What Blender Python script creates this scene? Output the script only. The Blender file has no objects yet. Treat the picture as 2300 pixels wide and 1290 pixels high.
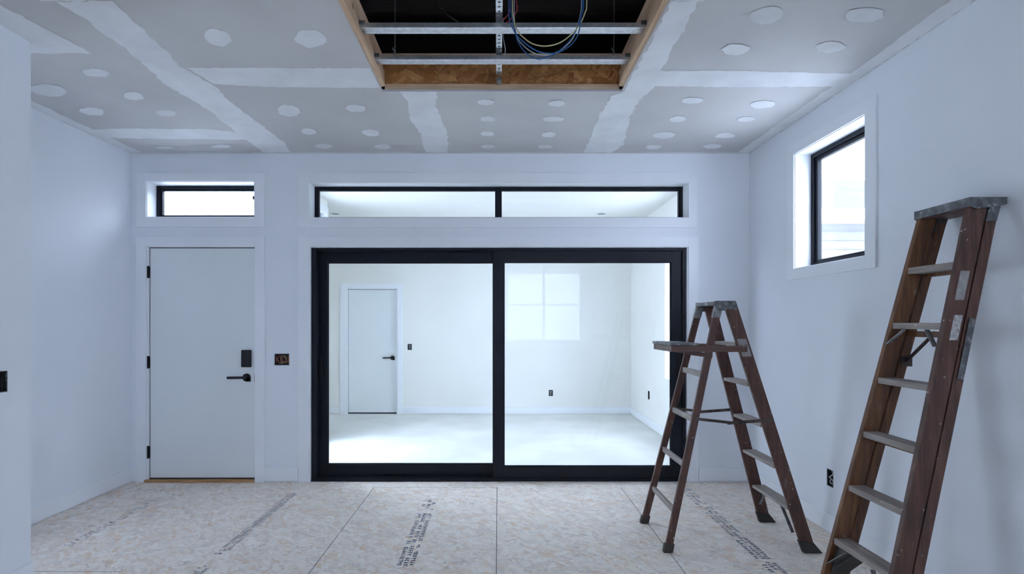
import bpy, bmesh, math, random
from mathutils import Vector, Matrix
random.seed(7)
scn = bpy.context.scene
COL = scn.collection
PI = math.pi
# ------------------------------------------------------------------ camera
F, VX, VY, EYE = 1100.0, 1119.0, 726.0, 1.615
cam_data = bpy.data.cameras.new('camera')
cam = bpy.data.objects.new('camera', cam_data)
COL.objects.link(cam)
cam.location = (0, 0, EYE)
cam.rotation_euler = (PI/2, 0, 0)
cam_data.sensor_width = 36.0
cam_data.lens = 36.0*F/2300
cam_data.shift_x = (1150-VX)/2300
cam_data.shift_y = (VY-645)/2300
cam_data.clip_start = 0.05
scn.camera = cam
# ------------------------------------------------------------------ world: bright overcast sky
w = bpy.data.worlds.new('overcast_sky'); scn.world = w
w.use_nodes = True
nt = w.node_tree; nt.nodes.clear()
wo = nt.nodes.new('ShaderNodeOutputWorld'); bg = nt.nodes.new('ShaderNodeBackground')
tc = nt.nodes.new('ShaderNodeTexCoord'); mp = nt.nodes.new('ShaderNodeMapping')
mp.inputs['Scale'].default_value = (1.5, 1.5, 4)
nz = nt.nodes.new('ShaderNodeTexNoise'); nz.inputs['Scale'].default_value = 2.2; nz.inputs['Detail'].default_value = 4
cr = nt.nodes.new('ShaderNodeValToRGB')
cr.color_ramp.elements[0].position = 0.38; cr.color_ramp.elements[0].color = (0.625, 0.735, 0.975, 1)
cr.color_ramp.elements[1].position = 0.66; cr.color_ramp.elements[1].color = (0.765, 0.86, 1.09, 1)
nt.links.new(tc.outputs['Generated'], mp.inputs['Vector']); nt.links.new(mp.outputs[0], nz.inputs['Vector'])
nt.links.new(nz.outputs['Fac'], cr.inputs['Fac']); nt.links.new(cr.outputs[0], bg.inputs['Color'])
bg.inputs['Strength'].default_value = 14.5
nt.links.new(bg.outputs[0], wo.inputs[0])
# ------------------------------------------------------------------ exposure
vs = scn.view_settings
vs.view_transform = 'Standard'; vs.look = 'None'; vs.gamma = 1.0; vs.use_curve_mapping = False
vs.exposure = 0.07
scn.cycles.max_bounces = 14; scn.cycles.diffuse_bounces = 9; scn.cycles.glossy_bounces = 5
scn.cycles.transparent_max_bounces = 16; scn.cycles.sample_clamp_indirect = 8.0
scn.cycles.use_denoising = True
# daylight portals: they only steer the sampling of the sky towards the windows
def portal(loc, rot, sx, sy):
    l = bpy.data.lights.new('window_portal', 'AREA'); l.shape = 'RECTANGLE'; l.size = sx; l.size_y = sy
    l.cycles.is_portal = True
    o = bpy.data.objects.new('window_portal', l); COL.objects.link(o); o.location = loc; o.rotation_euler = rot

# ------------------------------------------------------------------ materials
class NB:
    def __init__(s, name):
        s.m = bpy.data.materials.new(name); s.m.use_nodes = True
        s.t = s.m.node_tree; s.b = s.t.nodes['Principled BSDF']
    def n(s, k, **kw):
        x = s.t.nodes.new(k)
        for a, v in kw.items():
            if hasattr(x, a): setattr(x, a, v)
            else: x.inputs[a.replace('_', ' ')].default_value = v
        return x
    def l(s, a, b): s.t.links.new(a, b)
    def coord(s, scale=(1, 1, 1), rot=(0, 0, 0), kind='Object'):
        c = s.n('ShaderNodeTexCoord'); mm = s.n('ShaderNodeMapping')
        mm.inputs['Scale'].default_value = scale; mm.inputs['Rotation'].default_value = rot
        s.l(c.outputs[kind], mm.inputs['Vector']); return mm.outputs[0]
    def noise(s, vec, scale, detail=3, rough=.5, dist=0):
        x = s.n('ShaderNodeTexNoise'); x.inputs['Scale'].default_value = scale; x.inputs['Detail'].default_value = detail
        x.inputs['Roughness'].default_value = rough; x.inputs['Distortion'].default_value = dist
        s.l(vec, x.inputs['Vector']); return x.outputs['Fac']
    def ramp(s, fac, stops, interp='LINEAR'):
        x = s.n('ShaderNodeValToRGB'); r = x.color_ramp; r.interpolation = interp
        while len(r.elements) < len(stops): r.elements.new(0.5)
        for e, (p, c) in zip(r.elements, stops):
            e.position = p; e.color = (c, c, c, 1) if isinstance(c, (int, float)) else (*c, 1)
        s.l(fac, x.inputs['Fac']); return x.outputs['Color']
    def mix(s, fac, a, b, mode='MIX'):
        x = s.n('ShaderNodeMix', data_type='RGBA', blend_type=mode)
        for v, i in ((fac, 0), (a, 6), (b, 7)):
            if isinstance(v, (int, float)): x.inputs[i].default_value = v if i == 0 else (v, v, v, 1)
            elif isinstance(v, tuple): x.inputs[i].default_value = (*v, 1)
            else: s.l(v, x.inputs[i])
        return x.outputs[2]
    def bump(s, h, strength=.2, dist=.002):
        x = s.n('ShaderNodeBump'); x.inputs['Strength'].default_value = strength; x.inputs['Distance'].default_value = dist
        s.l(h, x.inputs['Height']); s.l(x.outputs[0], s.b.inputs['Normal'])
    def base(s, c): 
        if isinstance(c, tuple): s.b.inputs['Base Color'].default_value = (*c, 1)
        else: s.l(c, s.b.inputs['Base Color'])
    def fin(s, rough=.5, metal=0, spec=None):
        s.b.inputs['Roughness'].default_value = rough; s.b.inputs['Metallic'].default_value = metal
        if spec is not None: s.b.inputs['Specular IOR Level'].default_value = spec
        return s.m

def mottled(name, a, b, rough, scale=2.0, metal=0, spec=None, bump=0, bscale=60):
    k = NB(name); v = k.coord()
    k.base(k.ramp(k.noise(v, scale, 4), [(.35, a), (.65, b)]))
    if bump: k.bump(k.noise(v, bscale, 3), bump, .002)
    return k.fin(rough, metal, spec)

def wood(name, dark, mid, light, rough=.5, axis='z', speck=0.0, fine=1.0, knots=False):
    k = NB(name)
    st = {'x': (1.6, 26, 26), 'y': (26, 1.6, 26), 'z': (26, 26, 1.6)}[axis]
    v = k.coord(tuple(x*fine for x in st))
    c = k.ramp(k.noise(v, 1.6, 5, .6, .6), [(.30, dark), (.5, mid), (.72, light)])
    v2 = k.coord()
    c = k.mix(k.ramp(k.noise(v2, 5, 3), [(.45, 0.0), (.75, .55)]), c, dark)
    if knots:
        vo = k.n('ShaderNodeTexVoronoi'); vo.inputs['Scale'].default_value = 4.2; k.l(v2, vo.inputs['Vector'])
        c = k.mix(k.ramp(vo.outputs['Distance'], [(.05, .85), (.09, 0.0)]), c, tuple(x*.35 for x in dark))
    if speck:
        vo = k.n('ShaderNodeTexVoronoi'); vo.inputs['Scale'].default_value = 26; k.l(v2, vo.inputs['Vector'])
        d = k.ramp(vo.outputs['Distance'], [(.10*speck, 1.0), (.15*speck, 0.0)])
        g = k.ramp(k.noise(v2, 9, 2), [(.50, 0.0), (.60, .8)])
        c = k.mix(k.mix(1.0, d, g, 'MULTIPLY'), c, (.62, .60, .58))
        s2 = k.ramp(k.noise(k.coord((1, 1, .5)), 22, 6, .7), [(.64, 0.0), (.72, .45)])
        c = k.mix(s2, c, (.40, .36, .34))
    k.base(c); k.bump(k.noise(v, 2.5, 4), .25, .001)
    return k.fin(rough)

def osb(name, pal, rough=.75, scale=1.0, dark=(.2, .16, .15), warp=.05, plane='xy', gapmask=.4, specks=True):
    k = NB(name)
    def layer(ang, sc, stretch):
        rot = (0, 0, ang) if plane == 'xy' else (0, ang, 0)
        c = k.n('ShaderNodeTexCoord'); 
        nn = k.n('ShaderNodeTexNoise'); nn.inputs['Scale'].default_value = 9; k.l(c.outputs['Object'], nn.inputs['Vector'])
        ad = k.n('ShaderNodeVectorMath', operation='MULTIPLY_ADD'); k.l(nn.outputs['Color'], ad.inputs[0])
        ad.inputs[1].default_value = (warp, warp, warp); k.l(c.outputs['Object'], ad.inputs[2])
        mm = k.n('ShaderNodeMapping', vector_type='TEXTURE'); mm.inputs['Rotation'].default_value = rot
        mm.inputs['Scale'].default_value = (stretch, 1, 1)
        k.l(ad.outputs[0], mm.inputs['Vector'])
        vo = k.n('ShaderNodeTexVoronoi'); vo.inputs['Scale'].default_value = sc; k.l(mm.outputs[0], vo.inputs['Vector'])
        ve = k.n('ShaderNodeTexVoronoi', feature='DISTANCE_TO_EDGE'); ve.inputs['Scale'].default_value = sc; k.l(mm.outputs[0], ve.inputs['Vector'])
        sep = k.n('ShaderNodeSeparateColor'); k.l(vo.outputs['Color'], sep.inputs[0])
        col = k.ramp(sep.outputs[0], [(i/(len(pal)-1)*.96+.02, p) for i, p in enumerate(pal)])
        return col, sep.outputs[1], ve.outputs['Distance'], mm.outputs[0]
    a, am, ae, av = layer(.35, 22*scale, 2.6); b, bm_, be, bv = layer(2.0, 30*scale, 2.4); d, dm, de, dv = layer(-.7, 42*scale, 3.0)
    col = k.mix(k.ramp(bm_, [(.50, 0.0), (.52, 1.0)]), a, b)
    col = k.mix(k.ramp(dm, [(.62, 0.0), (.64, 1.0)]), col, d)
    v = k.coord()
    g = k.ramp(k.noise(v, 6, 4), [(.42, 0.0), (.62, gapmask)])
    e = k.ramp(ae, [(.015, 1.0), (.05, 0.0)])
    col = k.mix(k.mix(1.0, g, e, 'MULTIPLY'), col, dark)
    grain = k.noise(av, 60, 4)
    col = k.mix(.22, col, k.ramp(grain, [(.35, .55), (.65, 1.0)]), 'MULTIPLY')
    col = k.mix(k.ramp(k.noise(v, .9, 4), [(.35, 0.0), (.75, .16)]), col, (.80, .76, .72) if pal[0][0] > .5 else pal[0])
    if specks:
        vo = k.n('ShaderNodeTexVoronoi'); vo.inputs['Scale'].default_value = 16; k.l(v, vo.inputs['Vector'])
        sp = k.ramp(vo.outputs['Distance'], [(.07, .75), (.11, 0.0)])
        gm = k.ramp(k.noise(k.coord((1, 1, 1), (0, 0, 1)), 4, 2), [(.48, 0.0), (.58, 1.0)])
        col = k.mix(k.mix(1.0, sp, gm, 'MULTIPLY'), col, dark)
    k.base(col); k.bump(k.mix(.5, am, grain), .12, .002)
    return k.fin(rough)

M = {}
M['wall'] = mottled('painted_drywall', (.755, .78, .82), (.79, .815, .855), .62, .9)
M['farwall'] = mottled('warm_painted_drywall', (.78, .77, .735), (.82, .81, .775), .62, .9)
M['trim'] = mottled('white_trim_paint', (.79, .81, .84), (.82, .84, .87), .38, 1.5)
M['door'] = mottled('white_door_paint', (.75, .78, .79), (.77, .80, .81), .4, 1.2)
M['paper'] = mottled('bare_drywall_paper', (.535, .525, .52), (.59, .58, .57), .85, 1.6)
k = NB('joint_compound'); v = k.coord()
k.base(k.ramp(k.noise(v, 5, 4), [(.3, (.70, .71, .72)), (.7, (.80, .81, .82))])); k.bump(k.noise(k.coord((1, 6, 1)), 8, 3), .15, .001); M['mud'] = k.fin(.8)
k = NB('thin_joint_compound'); v = k.coord()
k.base(k.ramp(k.noise(v, 7, 4), [(.3, (.62, .62, .62)), (.7, (.71, .72, .72))])); M['thinmud'] = k.fin(.8)
M['osb_floor'] = osb('subfloor_strand_board', [(.76, .655, .56), (.87, .79, .71), (.83, .72, .61), (.72, .64, .585), (.90, .84, .77), (.85, .765, .67), (.88, .81, .73), (.80, .69, .585), (.78, .60, .46)], dark=(.24, .20, .21))
M['osb_hatch'] = osb('orange_strand_board', [(.44, .18, .055), (.60, .27, .085), (.34, .125, .035), (.70, .36, .13), (.52, .22, .07)], dark=(.12, .05, .02), plane='xz', scale=.8, gapmask=.6, specks=False)
M['concrete'] = mottled('pale_concrete', (.64, .64, .615), (.76, .76, .73), .55, 1.3)
M['black'] = mottled('black_frame_paint', (.006, .008, .013), (.009, .011, .018), .45, 3, 0, .22)
M['blackhw'] = mottled('matt_black_metal', (.006, .006, .008), (.010, .010, .013), .5, 5, 0, .3)
M['oak'] = wood('threshold_wood', (.30, .15, .06), (.42, .23, .10), (.5, .29, .14), .5, 'x')
M['lumber_y'] = wood('pine_lumber_lengthwise', (.50, .32, .19), (.66, .46, .30), (.78, .58, .40), .7, 'y', knots=True)
M['lumber_x'] = wood('pine_lumber_crosswise', (.50, .32, .19), (.66, .46, .30), (.78, .58, .40), .7, 'x', knots=True)
M['attic'] = wood('shade_dark_deck', (.016, .012, .011), (.024, .019, .017), (.034, .026, .023), .9, 'x')  # the attic's lack of light is put into the wood colour
M['ladder'] = wood('worn_red_brown_wood', (.042, .018, .012), (.090, .037, .025), (.150, .068, .048), .5, 'z', speck=1.0)
M['ladder_in'] = wood('amber_brown_wood', (.060, .023, .009), (.15, .060, .020), (.24, .105, .035), .5, 'z', speck=.5)
M['ladder_h'] = wood('worn_red_brown_wood_flat', (.050, .024, .018), (.11, .052, .038), (.17, .09, .068), .5, 'x', speck=1.0)
M['tread'] = wood('greyed_tread_wood', (.20, .165, .145), (.30, .26, .235), (.42, .38, .35), .65, 'y', speck=1.0)
k = NB('galvanised_steel'); v = k.coord()
k.base(k.ramp(k.noise(v, 30, 4), [(.35, (.62, .64, .66)), (.65, (.78, .80, .82))])); M['zinc'] = k.fin(.34, .85)
k = NB('tarnished_steel'); v = k.coord()
c = k.ramp(k.noise(v, 22, 5, .65), [(.35, (.07, .075, .08)), (.6, (.16, .165, .17)), (.70, (.50, .50, .50))]); vo = k.n('ShaderNodeTexVoronoi'); vo.inputs['Scale'].default_value = 30; k.l(v, vo.inputs['Vector']); c = k.mix(k.mix(1.0, k.ramp(vo.outputs['Distance'], [(.13, 1.0), (.2, 0.0)]), k.ramp(k.noise(v, 7, 2), [(.5, 0.0), (.6, .8)]), 'MULTIPLY'), c, (.5, .5, .5)); k.base(c); M['oldmetal'] = k.fin(.5, .45)
k = NB('dull_steel_bar'); v = k.coord()
k.base(k.ramp(k.noise(v, 26, 4), [(.35, (.17, .17, .17)), (.65, (.30, .30, .30))])); M['bar'] = k.fin(.42, .7)
M['rust'] = mottled('brown_worn_steel', (.05, .04, .035), (.12, .095, .08), .5, 20, .5)
M['rubber'] = mottled('black_rubber', (.018, .017, .016), (.035, .032, .030), .6, 12)
M['boot'] = mottled('brown_rubber', (.045, .034, .030), (.075, .058, .05), .7, 12)
k = NB('aged_sticker'); v = k.coord((1, 1, 1))
wv = k.n('ShaderNodeTexWave', bands_direction='Z'); wv.inputs['Scale'].default_value = 34; wv.inputs['Distortion'].default_value = 1.2; k.l(v, wv.inputs['Vector'])
c = k.mix(k.ramp(wv.outputs['Fac'], [(.62, 0.0), (.78, .45)]), (.30, .29, .28), (.14, .13, .13))
c = k.mix(k.ramp(k.noise(v, 40, 4), [(.45, 0.0), (.7, .6)]), c, (.42, .40, .38)); k.base(c); M['sticker'] = k.fin(.5)
k = NB('torn_white_sticker'); v = k.coord()
k.base(k.ramp(k.noise(v, 45, 5, .7), [(.40, (.22, .21, .20)), (.52, (.42, .41, .40)), (.7, (.56, .55, .54))])); M['sticker2'] = k.fin(.6)
def flat(name, c, rough=.5, metal=0): return mottled(name, tuple(x*.92 for x in c), c, rough, 8, metal)
M['yellow'] = flat('yellow_cable', (.62, .56, .30), .45); M['blue'] = flat('blue_cable', (.015, .10, .30), .45)
M['greyc'] = flat('grey_cable', (.45, .47, .48), .45); M['red'] = flat('red_cable', (.42, .03, .04), .45)
M['blackc'] = flat('black_cable', (.012, .011, .013), .5); M['whitec'] = flat('white_cable', (.6, .6, .58), .45)
M['copper'] = flat('orange_wire', (.50, .18, .07), .4); M['olive'] = flat('olive_wire', (.36, .34, .17), .45)
M['boxin'] = flat('dark_box_plastic', (.03, .032, .036), .6); M['device'] = flat('grey_device', (.22, .24, .26), .5)
M['ink'] = mottled('blue_grey_ink', (.23, .27, .37), (.44, .46, .53), .8, 9)
M['seam'] = flat('dark_seam', (.05, .05, .06), .9)
M['roof'] = NB('asphalt_shingles'); k = M['roof']; v = k.coord()
br = k.n('ShaderNodeTexBrick'); br.inputs['Scale'].default_value = 3.0; br.inputs['Color1'].default_value = (.052, .053, .056, 1); br.inputs['Color2'].default_value = (.040, .041, .043, 1)
br.inputs['Mortar'].default_value = (.028, .028, .03, 1); br.inputs['Mortar Size'].default_value = .02; br.inputs['Row Height'].default_value = .4; br.inputs['Brick Width'].default_value = .9
k.l(v, br.inputs['Vector']); k.base(br.outputs['Color']); M['roof'] = k.fin(.9)
M['siding'] = mottled('grey_siding', (.12, .12, .122), (.14, .14, .142), .6, 2)
M['added_facade'] = mottled('added_house_render', (.62, .62, .62), (.70, .70, .70), .8, 1.0)
M['ground'] = mottled('snowy_ground', (.80, .80, .80), (.88, .88, .88), .9, .6)
# glass: straight-through transmission plus Fresnel reflection
k = NB('clear_glass'); k.t.nodes.remove(k.b); out = [x for x in k.t.nodes if x.type == 'OUTPUT_MATERIAL'][0]
tr = k.n('ShaderNodeBsdfTransparent'); gl = k.n('ShaderNodeBsdfGlossy'); gl.inputs['Roughness'].default_value = 0.0
fr = k.n('ShaderNodeFresnel'); mx = k.n('ShaderNodeMixShader'); ge = k.n('ShaderNodeNewGeometry'); mr = k.n('ShaderNodeMapRange')
mr.inputs['To Min'].default_value = 1.3; mr.inputs['To Max'].default_value = 1/1.3     # same reflectance on both faces of the sheet
k.l(ge.outputs['Backfacing'], mr.inputs['Value']); k.l(mr.outputs[0], fr.inputs['IOR'])
tr.inputs['Color'].default_value = (.97, .985, .98, 1)
k.l(fr.outputs[0], mx.inputs[0]); k.l(tr.outputs[0], mx.inputs[1]); k.l(gl.outputs[0], mx.inputs[2]); k.l(mx.outputs[0], out.inputs[0])
M['glass'] = k.m
k = NB('unlit_lamp_lens'); k.base((.24, .27, .30)); M['lens'] = k.fin(.4)

# ------------------------------------------------------------------ mesh helpers
class MB:
    def __init__(s): s.b = bmesh.new(); s.mi = 0
    def face(s, pts, mi=None):
        f = s.b.faces.new([s.b.verts.new(p) for p in pts]); f.material_index = s.mi if mi is None else mi; return f
    def hexa(s, c):   # c: 8 corners, bottom ring then top ring
        v = [s.b.verts.new(p) for p in c]
        for q in ((3, 2, 1, 0), (4, 5, 6, 7), (0, 1, 5, 4), (1, 2, 6, 5), (2, 3, 7, 6), (3, 0, 4, 7)):
            f = s.b.faces.new([v[i] for i in q]); f.material_index = s.mi
        return s
    def box(s, x0, x1, y0, y1, z0, z1):
        return s.hexa([(x0, y0, z0), (x1, y0, z0), (x1, y1, z0), (x0, y1, z0), (x0, y0, z1), (x1, y0, z1), (x1, y1, z1), (x0, y1, z1)])
    def shear(s, p, q, wx, wy):      # post from p (bottom) to q (top), horizontal section wx by wy centred on the axis
        def ring(c): return [(c[0]-wx/2, c[1]-wy/2, c[2]), (c[0]+wx/2, c[1]-wy/2, c[2]), (c[0]+wx/2, c[1]+wy/2, c[2]), (c[0]-wx/2, c[1]+wy/2, c[2])]
        return s.hexa(ring(p)+ring(q))
    def bar(s, p, q, wa, wb, ref=(0, 1, 0)):   # flat bar from p to q, wa along ref, wb across
        p, q = Vector(p), Vector(q); d = (q-p).normalized(); r = Vector(ref); r = (r-d*r.dot(d)).normalized(); u = d.cross(r)
        a, b = r*wa/2, u*wb/2
        return s.hexa([p-a-b, p+a-b, p+a+b, p-a+b, q-a-b, q+a-b, q+a+b, q-a+b])
    def tube(s, pts, r, n=8, cap=True):
        pts = [Vector(p) for p in pts]; rings = []; prev = None
        for i, p in enumerate(pts):
            t = (pts[min(i+1, len(pts)-1)]-pts[max(i-1, 0)]).normalized()
            if prev is None: prev = t.orthogonal().normalized()
            prev = (prev-t*prev.dot(t)).normalized(); bn = t.cross(prev)
            rings.append([s.b.verts.new(p+(prev*math.cos(2*PI*j/n)+bn*math.sin(2*PI*j/n))*r) for j in range(n)])
        for a, b in zip(rings, rings[1:]):
            for j in range(n):
                f = s.b.faces.new((a[j], a[(j+1) % n], b[(j+1) % n], b[j])); f.smooth = True; f.material_index = s.mi
        if cap: s.b.faces.new(rings[0][::-1]).material_index = s.mi; s.b.faces.new(rings[-1]).material_index = s.mi
        return s
    def prism(s, pts, off):          # polygon pts extruded by vector off
        off = Vector(off); a = [s.b.verts.new(p) for p in pts]; b = [s.b.verts.new(Vector(p)+off) for p in pts]; n = len(a)
        s.b.faces.new(a[::-1]).material_index = s.mi; s.b.faces.new(b).material_index = s.mi
        for i in range(n): s.b.faces.new((a[i], a[(i+1) % n], b[(i+1) % n], b[i])).material_index = s.mi
        return s
    def build(s, name, mats, parent=None, bevel=0, kind=None, label=None, recalc=True):
        if recalc: bmesh.ops.recalc_face_normals(s.b, faces=s.b.faces[:])
        me = bpy.data.meshes.new(name); s.b.to_mesh(me); s.b.free()
        for mt in (mats if isinstance(mats, list) else [mats]): me.materials.append(M[mt])
        o = bpy.data.objects.new(name, me); COL.objects.link(o)
        if parent is not None:
            o.parent = parent
            lo = parent; off = Vector((0, 0, 0))
            while lo is not None: off += lo.location; lo = lo.parent
            me.transform(Matrix.Translation(-off))     # geometry is written in world coordinates
        if bevel:
            bv = o.modifiers.new('soft_edges', 'BEVEL'); bv.width = bevel; bv.segments = 2; bv.limit_method = 'ANGLE'
        if kind: o['kind'] = kind
        if label: o['label'] = label
        return o

def box(name, mat, dims, parent=None, bevel=0, **kw): return MB().box(*dims).build(name, mat, parent, bevel, **kw)
def thing(name, loc, label=None, cat=None, group=None, kind=None):
    o = bpy.data.objects.new(name, None); COL.objects.link(o); o.location = loc; o.empty_display_size = .1
    if label: o['label'] = label
    if cat: o['category'] = cat
    if group: o['group'] = group
    if kind: o['kind'] = kind
    return o
def tag(o, label, cat, group=None):
    o['label'] = label; o['category'] = cat
    if group: o['group'] = group
    return o
def spline(pts, n=10):
    pts = [Vector(p) for p in pts]; P = [pts[0]*2-pts[1]]+pts+[pts[-1]*2-pts[-2]]; out = []
    for i in range(1, len(P)-2):
        for j in range(n):
            t = j/n; a, b, c, d = P[i-1:i+3]
            out.append(.5*((2*b)+(c-a)*t+(2*a-5*b+4*c-d)*t*t+(3*b-a-3*c+d)*t**3))
    return out+[pts[-1]]
def slab_holes(mb, us, vs_, holes, to3d, thick):
    """a sheet over us x vs_ (u0,u1),(v0,v1) with rectangular holes, real thickness; to3d(u,v,w)"""
    U = sorted({us[0], us[1], *[h[0] for h in holes], *[h[1] for h in holes]})
    V = sorted({vs_[0], vs_[1], *[h[2] for h in holes], *[h[3] for h in holes]})
    U = [u for u in U if us[0] <= u <= us[1]]; V = [x for x in V if vs_[0] <= x <= vs_[1]]
    def solid(i, j):
        if i < 0 or j < 0 or i >= len(U)-1 or j >= len(V)-1: return False
        cu, cv = (U[i]+U[i+1])/2, (V[j]+V[j+1])/2
        return not any(h[0] < cu < h[1] and h[2] < cv < h[3] for h in holes)
    vert = {}
    def vt(i, j, w):
        if (i, j, w) not in vert: vert[(i, j, w)] = mb.b.verts.new(to3d(U[i], V[j], thick*w))
        return vert[(i, j, w)]
    for i in range(len(U)-1):
        for j in range(len(V)-1):
            if not solid(i, j): continue
            mb.b.faces.new([vt(i, j, 0), vt(i+1, j, 0), vt(i+1, j+1, 0), vt(i, j+1, 0)])
            mb.b.faces.new([vt(i, j+1, 1), vt(i+1, j+1, 1), vt(i+1, j, 1), vt(i, j, 1)])
            for (di, dj, a, b) in ((-1, 0, (i, j), (i, j+1)), (1, 0, (i+1, j), (i+1, j+1)), (0, -1, (i, j), (i+1, j)), (0, 1, (i, j+1), (i+1, j+1))):
                if not solid(i+di, j+dj): mb.b.faces.new([vt(*a, 0), vt(*b, 0), vt(*b, 1), vt(*a, 1)])
    return mb

# ------------------------------------------------------------------ layout constants
YB, XL, XN, YN, XR, ZC = 4.977, -3.73, -2.872, 3.01, 2.55, 3.34      # back wall, left wall, near left wall, its end, right wall, ceiling
WT = .17; YF = -2.85
S = F/YB
def bx(px): return (px-VX)/S          # pixel column on the back wall plane
def bz(py): return EYE-(py-VY)/S
YO = YB+WT                            # far face of the back wall
FY, FXL, FXR, FZ = 8.66, -3.25, 2.35, 3.30   # far room
# openings (X0, X1, Z0, Z1) in the back wall
T1 = (bx(330), bx(572.5), bz(488.5), bz(408)); T2 = (bx(695), bx(1545.5), bz(490), bz(410.5))
D1 = (bx(330), bx(573.5), -.01, bz(555)); D2 = (bx(695), bx(1545.5), -.01, bz(555))
BOX = (bx(616.5), bx(649.5), bz(821), bz(795))
# ------------------------------------------------------------------ setting: shell
fl = MB(); fl.box(XL-.3, XR+.3, YF-.3, YO, -.06, 0)
fl.mi = 1
def strip(x0, x1, y0, y1): fl.face([(x0, y0, .0006), (x1, y0, .0006), (x1, y1, .0006), (x0, y1, .0006)])
for x in (-1.22, -.012, 1.205):
    strip(x-.0022, x+.0022, YF, 4.81)
for (x0, x1, y) in ((-1.22, -.012, 4.81), (-3.66, -2.44, 3.18), (-.012, 1.2, 2.37)): strip(x0, x1, y-.0014, y+.0014)
fl.mi = 2
def glyph_run(xc, w, y0, y1, dens, rows=3):
    rh = w/rows
    for r in range(rows):
        y = y0; xr = xc-w/2+rh*(r+.5)
        while y < y1:
            cw = rh*random.uniform(.45, .62)
            if random.random() < dens:
                def st(a, b, c, d):
                    fl.face([(xr+a*rh*.72, y+b*cw, .0008), (xr+c*rh*.72, y+b*cw, .0008), (xr+c*rh*.72, y+d*cw, .0008), (xr+a*rh*.72, y+d*cw, .0008)])
                for q in range(4):
                    kk = random.random()
                    if kk < .5: b = random.uniform(0, .7); st(-.55, b, .55, b+.30)
                    else: a = random.uniform(-.5, .35); st(a, 0, a+.22, .9)
            y += cw*1.35
            if random.random() < .10: y += cw*2.2
for (xc, w_, runs) in ((-1.945, .085, ((3.42, 4.65, .85), (3.0, 3.25, .6))), (-.62, .125, ((3.26, 4.15, .95), (4.2, 4.5, .45))), (1.815, .115, ((2.9, 3.3, .9), (3.35, 4.1, .9), (4.15, 4.75, .5))),
                       (-3.12, .08, ((3.55, 4.5, .5),)), (.62, .10, ((3.0, 3.2, .12),))):
    for a, b, d in runs: glyph_run(xc, w_, a, b, d)
fl.build('floor', ['osb_floor', 'seam', 'ink'], kind='structure', recalc=False)

HX0, HX1, HY0, HY1 = -.862, .918, .9, 3.642
ce = MB(); slab_holes(ce, (XL-.2, XR+.2), (YF-.2, YO-.02), [(HX0, HX1, HY0, HY1)], lambda u, v, w: (u, v, ZC+w), .015)
# joint compound on the ceiling: thin real coats with ragged edges
def cpt(x, y, dz=.0012):
    Y = F*(ZC-EYE)/(VY-y); return Vector(((x-VX)*Y/F, Y, ZC-dz))
_lay = [0.0010]
def ragged(pts, step=.035, amp=.012):
    out = []; n = len(pts)
    for i in range(n):
        a, b = pts[i], pts[(i+1) % n]; m = max(1, int((b-a).length/step)); nrm = Vector((-(b-a).y, (b-a).x, 0)).normalized()
        for j in range(m):
            t = j/m; out.append(a.lerp(b, t)+nrm*random.uniform(-amp, amp)*(1 if j else .3))
    return out
def coat(pts, mi=1, amp=.012, step=.035):
    _lay[0] += .00006
    for p in pts: p.z = ZC-_lay[0]
    pts = ragged(pts, step, amp)
    f = ce.b.faces.new([ce.b.verts.new(p) for p in pts]); f.material_index = mi
    if f.normal.z > 0 or True:
        f.normal_update()
        if f.normal.z > 0: f.normal_flip()
def W(x, y): return Vector((x, y, 0))
# long joint running to the back wall on the left
coat([cpt(x, y) for x, y in ((125, 2), (202, 48), (228, 72), (290, 115), (330, 150), (365, 185), (430, 225), (472, 250), (560, 318), (592, 342),
                             (652, 343), (640, 322), (612, 300), (562, 262), (515, 226), (486, 196), (425, 160), (400, 148), (372, 112), (330, 75), (285, 30), (252, 2))])
coat([W(-2.45, 2.62), W(-2.2, 2.62), W(-2.2, .4), W(-2.45, .4)], amp=.006)
# cross joint
coat([cpt(x, y) for x, y in ((420, 152), (831, 153), (853, 197), (640, 196), (560, 193), (480, 188))], amp=.006)
coat([cpt(x, y) for x, y in ((1425, 159), (1650, 158), (1935, 166), (1900, 193), (1640, 196), (1480, 193), (1404, 200))], amp=.006)
# joint near the back wall on the left
coat([cpt(x, y) for x, y in ((185, 291), (300, 288), (470, 290), (560, 300), (570, 314), (420, 312), (268, 311), (215, 306))], amp=.008)
# centre-left and right joints from hatch to back wall
coat([cpt(x, y) for x, y in ((898, 206), (918, 230), (920, 265), (945, 300), (950, 330), (958, 343), (1005, 343), (1007, 320), (1003, 295), (990, 262), (978, 235), (982, 206))], amp=.010)
coat([cpt(x, y) for x, y in ((1511, 2), (1404, 204), (1372, 216), (1345, 260), (1330, 300), (1312, 343), (1374, 343), (1400, 325), (1408, 290), (1415, 260), (1435, 225), (1470, 196), (1485, 155), (1510, 110), (1545, 50), (1566, 2))], amp=.012)
coat([W(.94, 2.62), W(1.10, 2.62), W(1.06, .5), W(.94, .5)], amp=.006)
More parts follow.
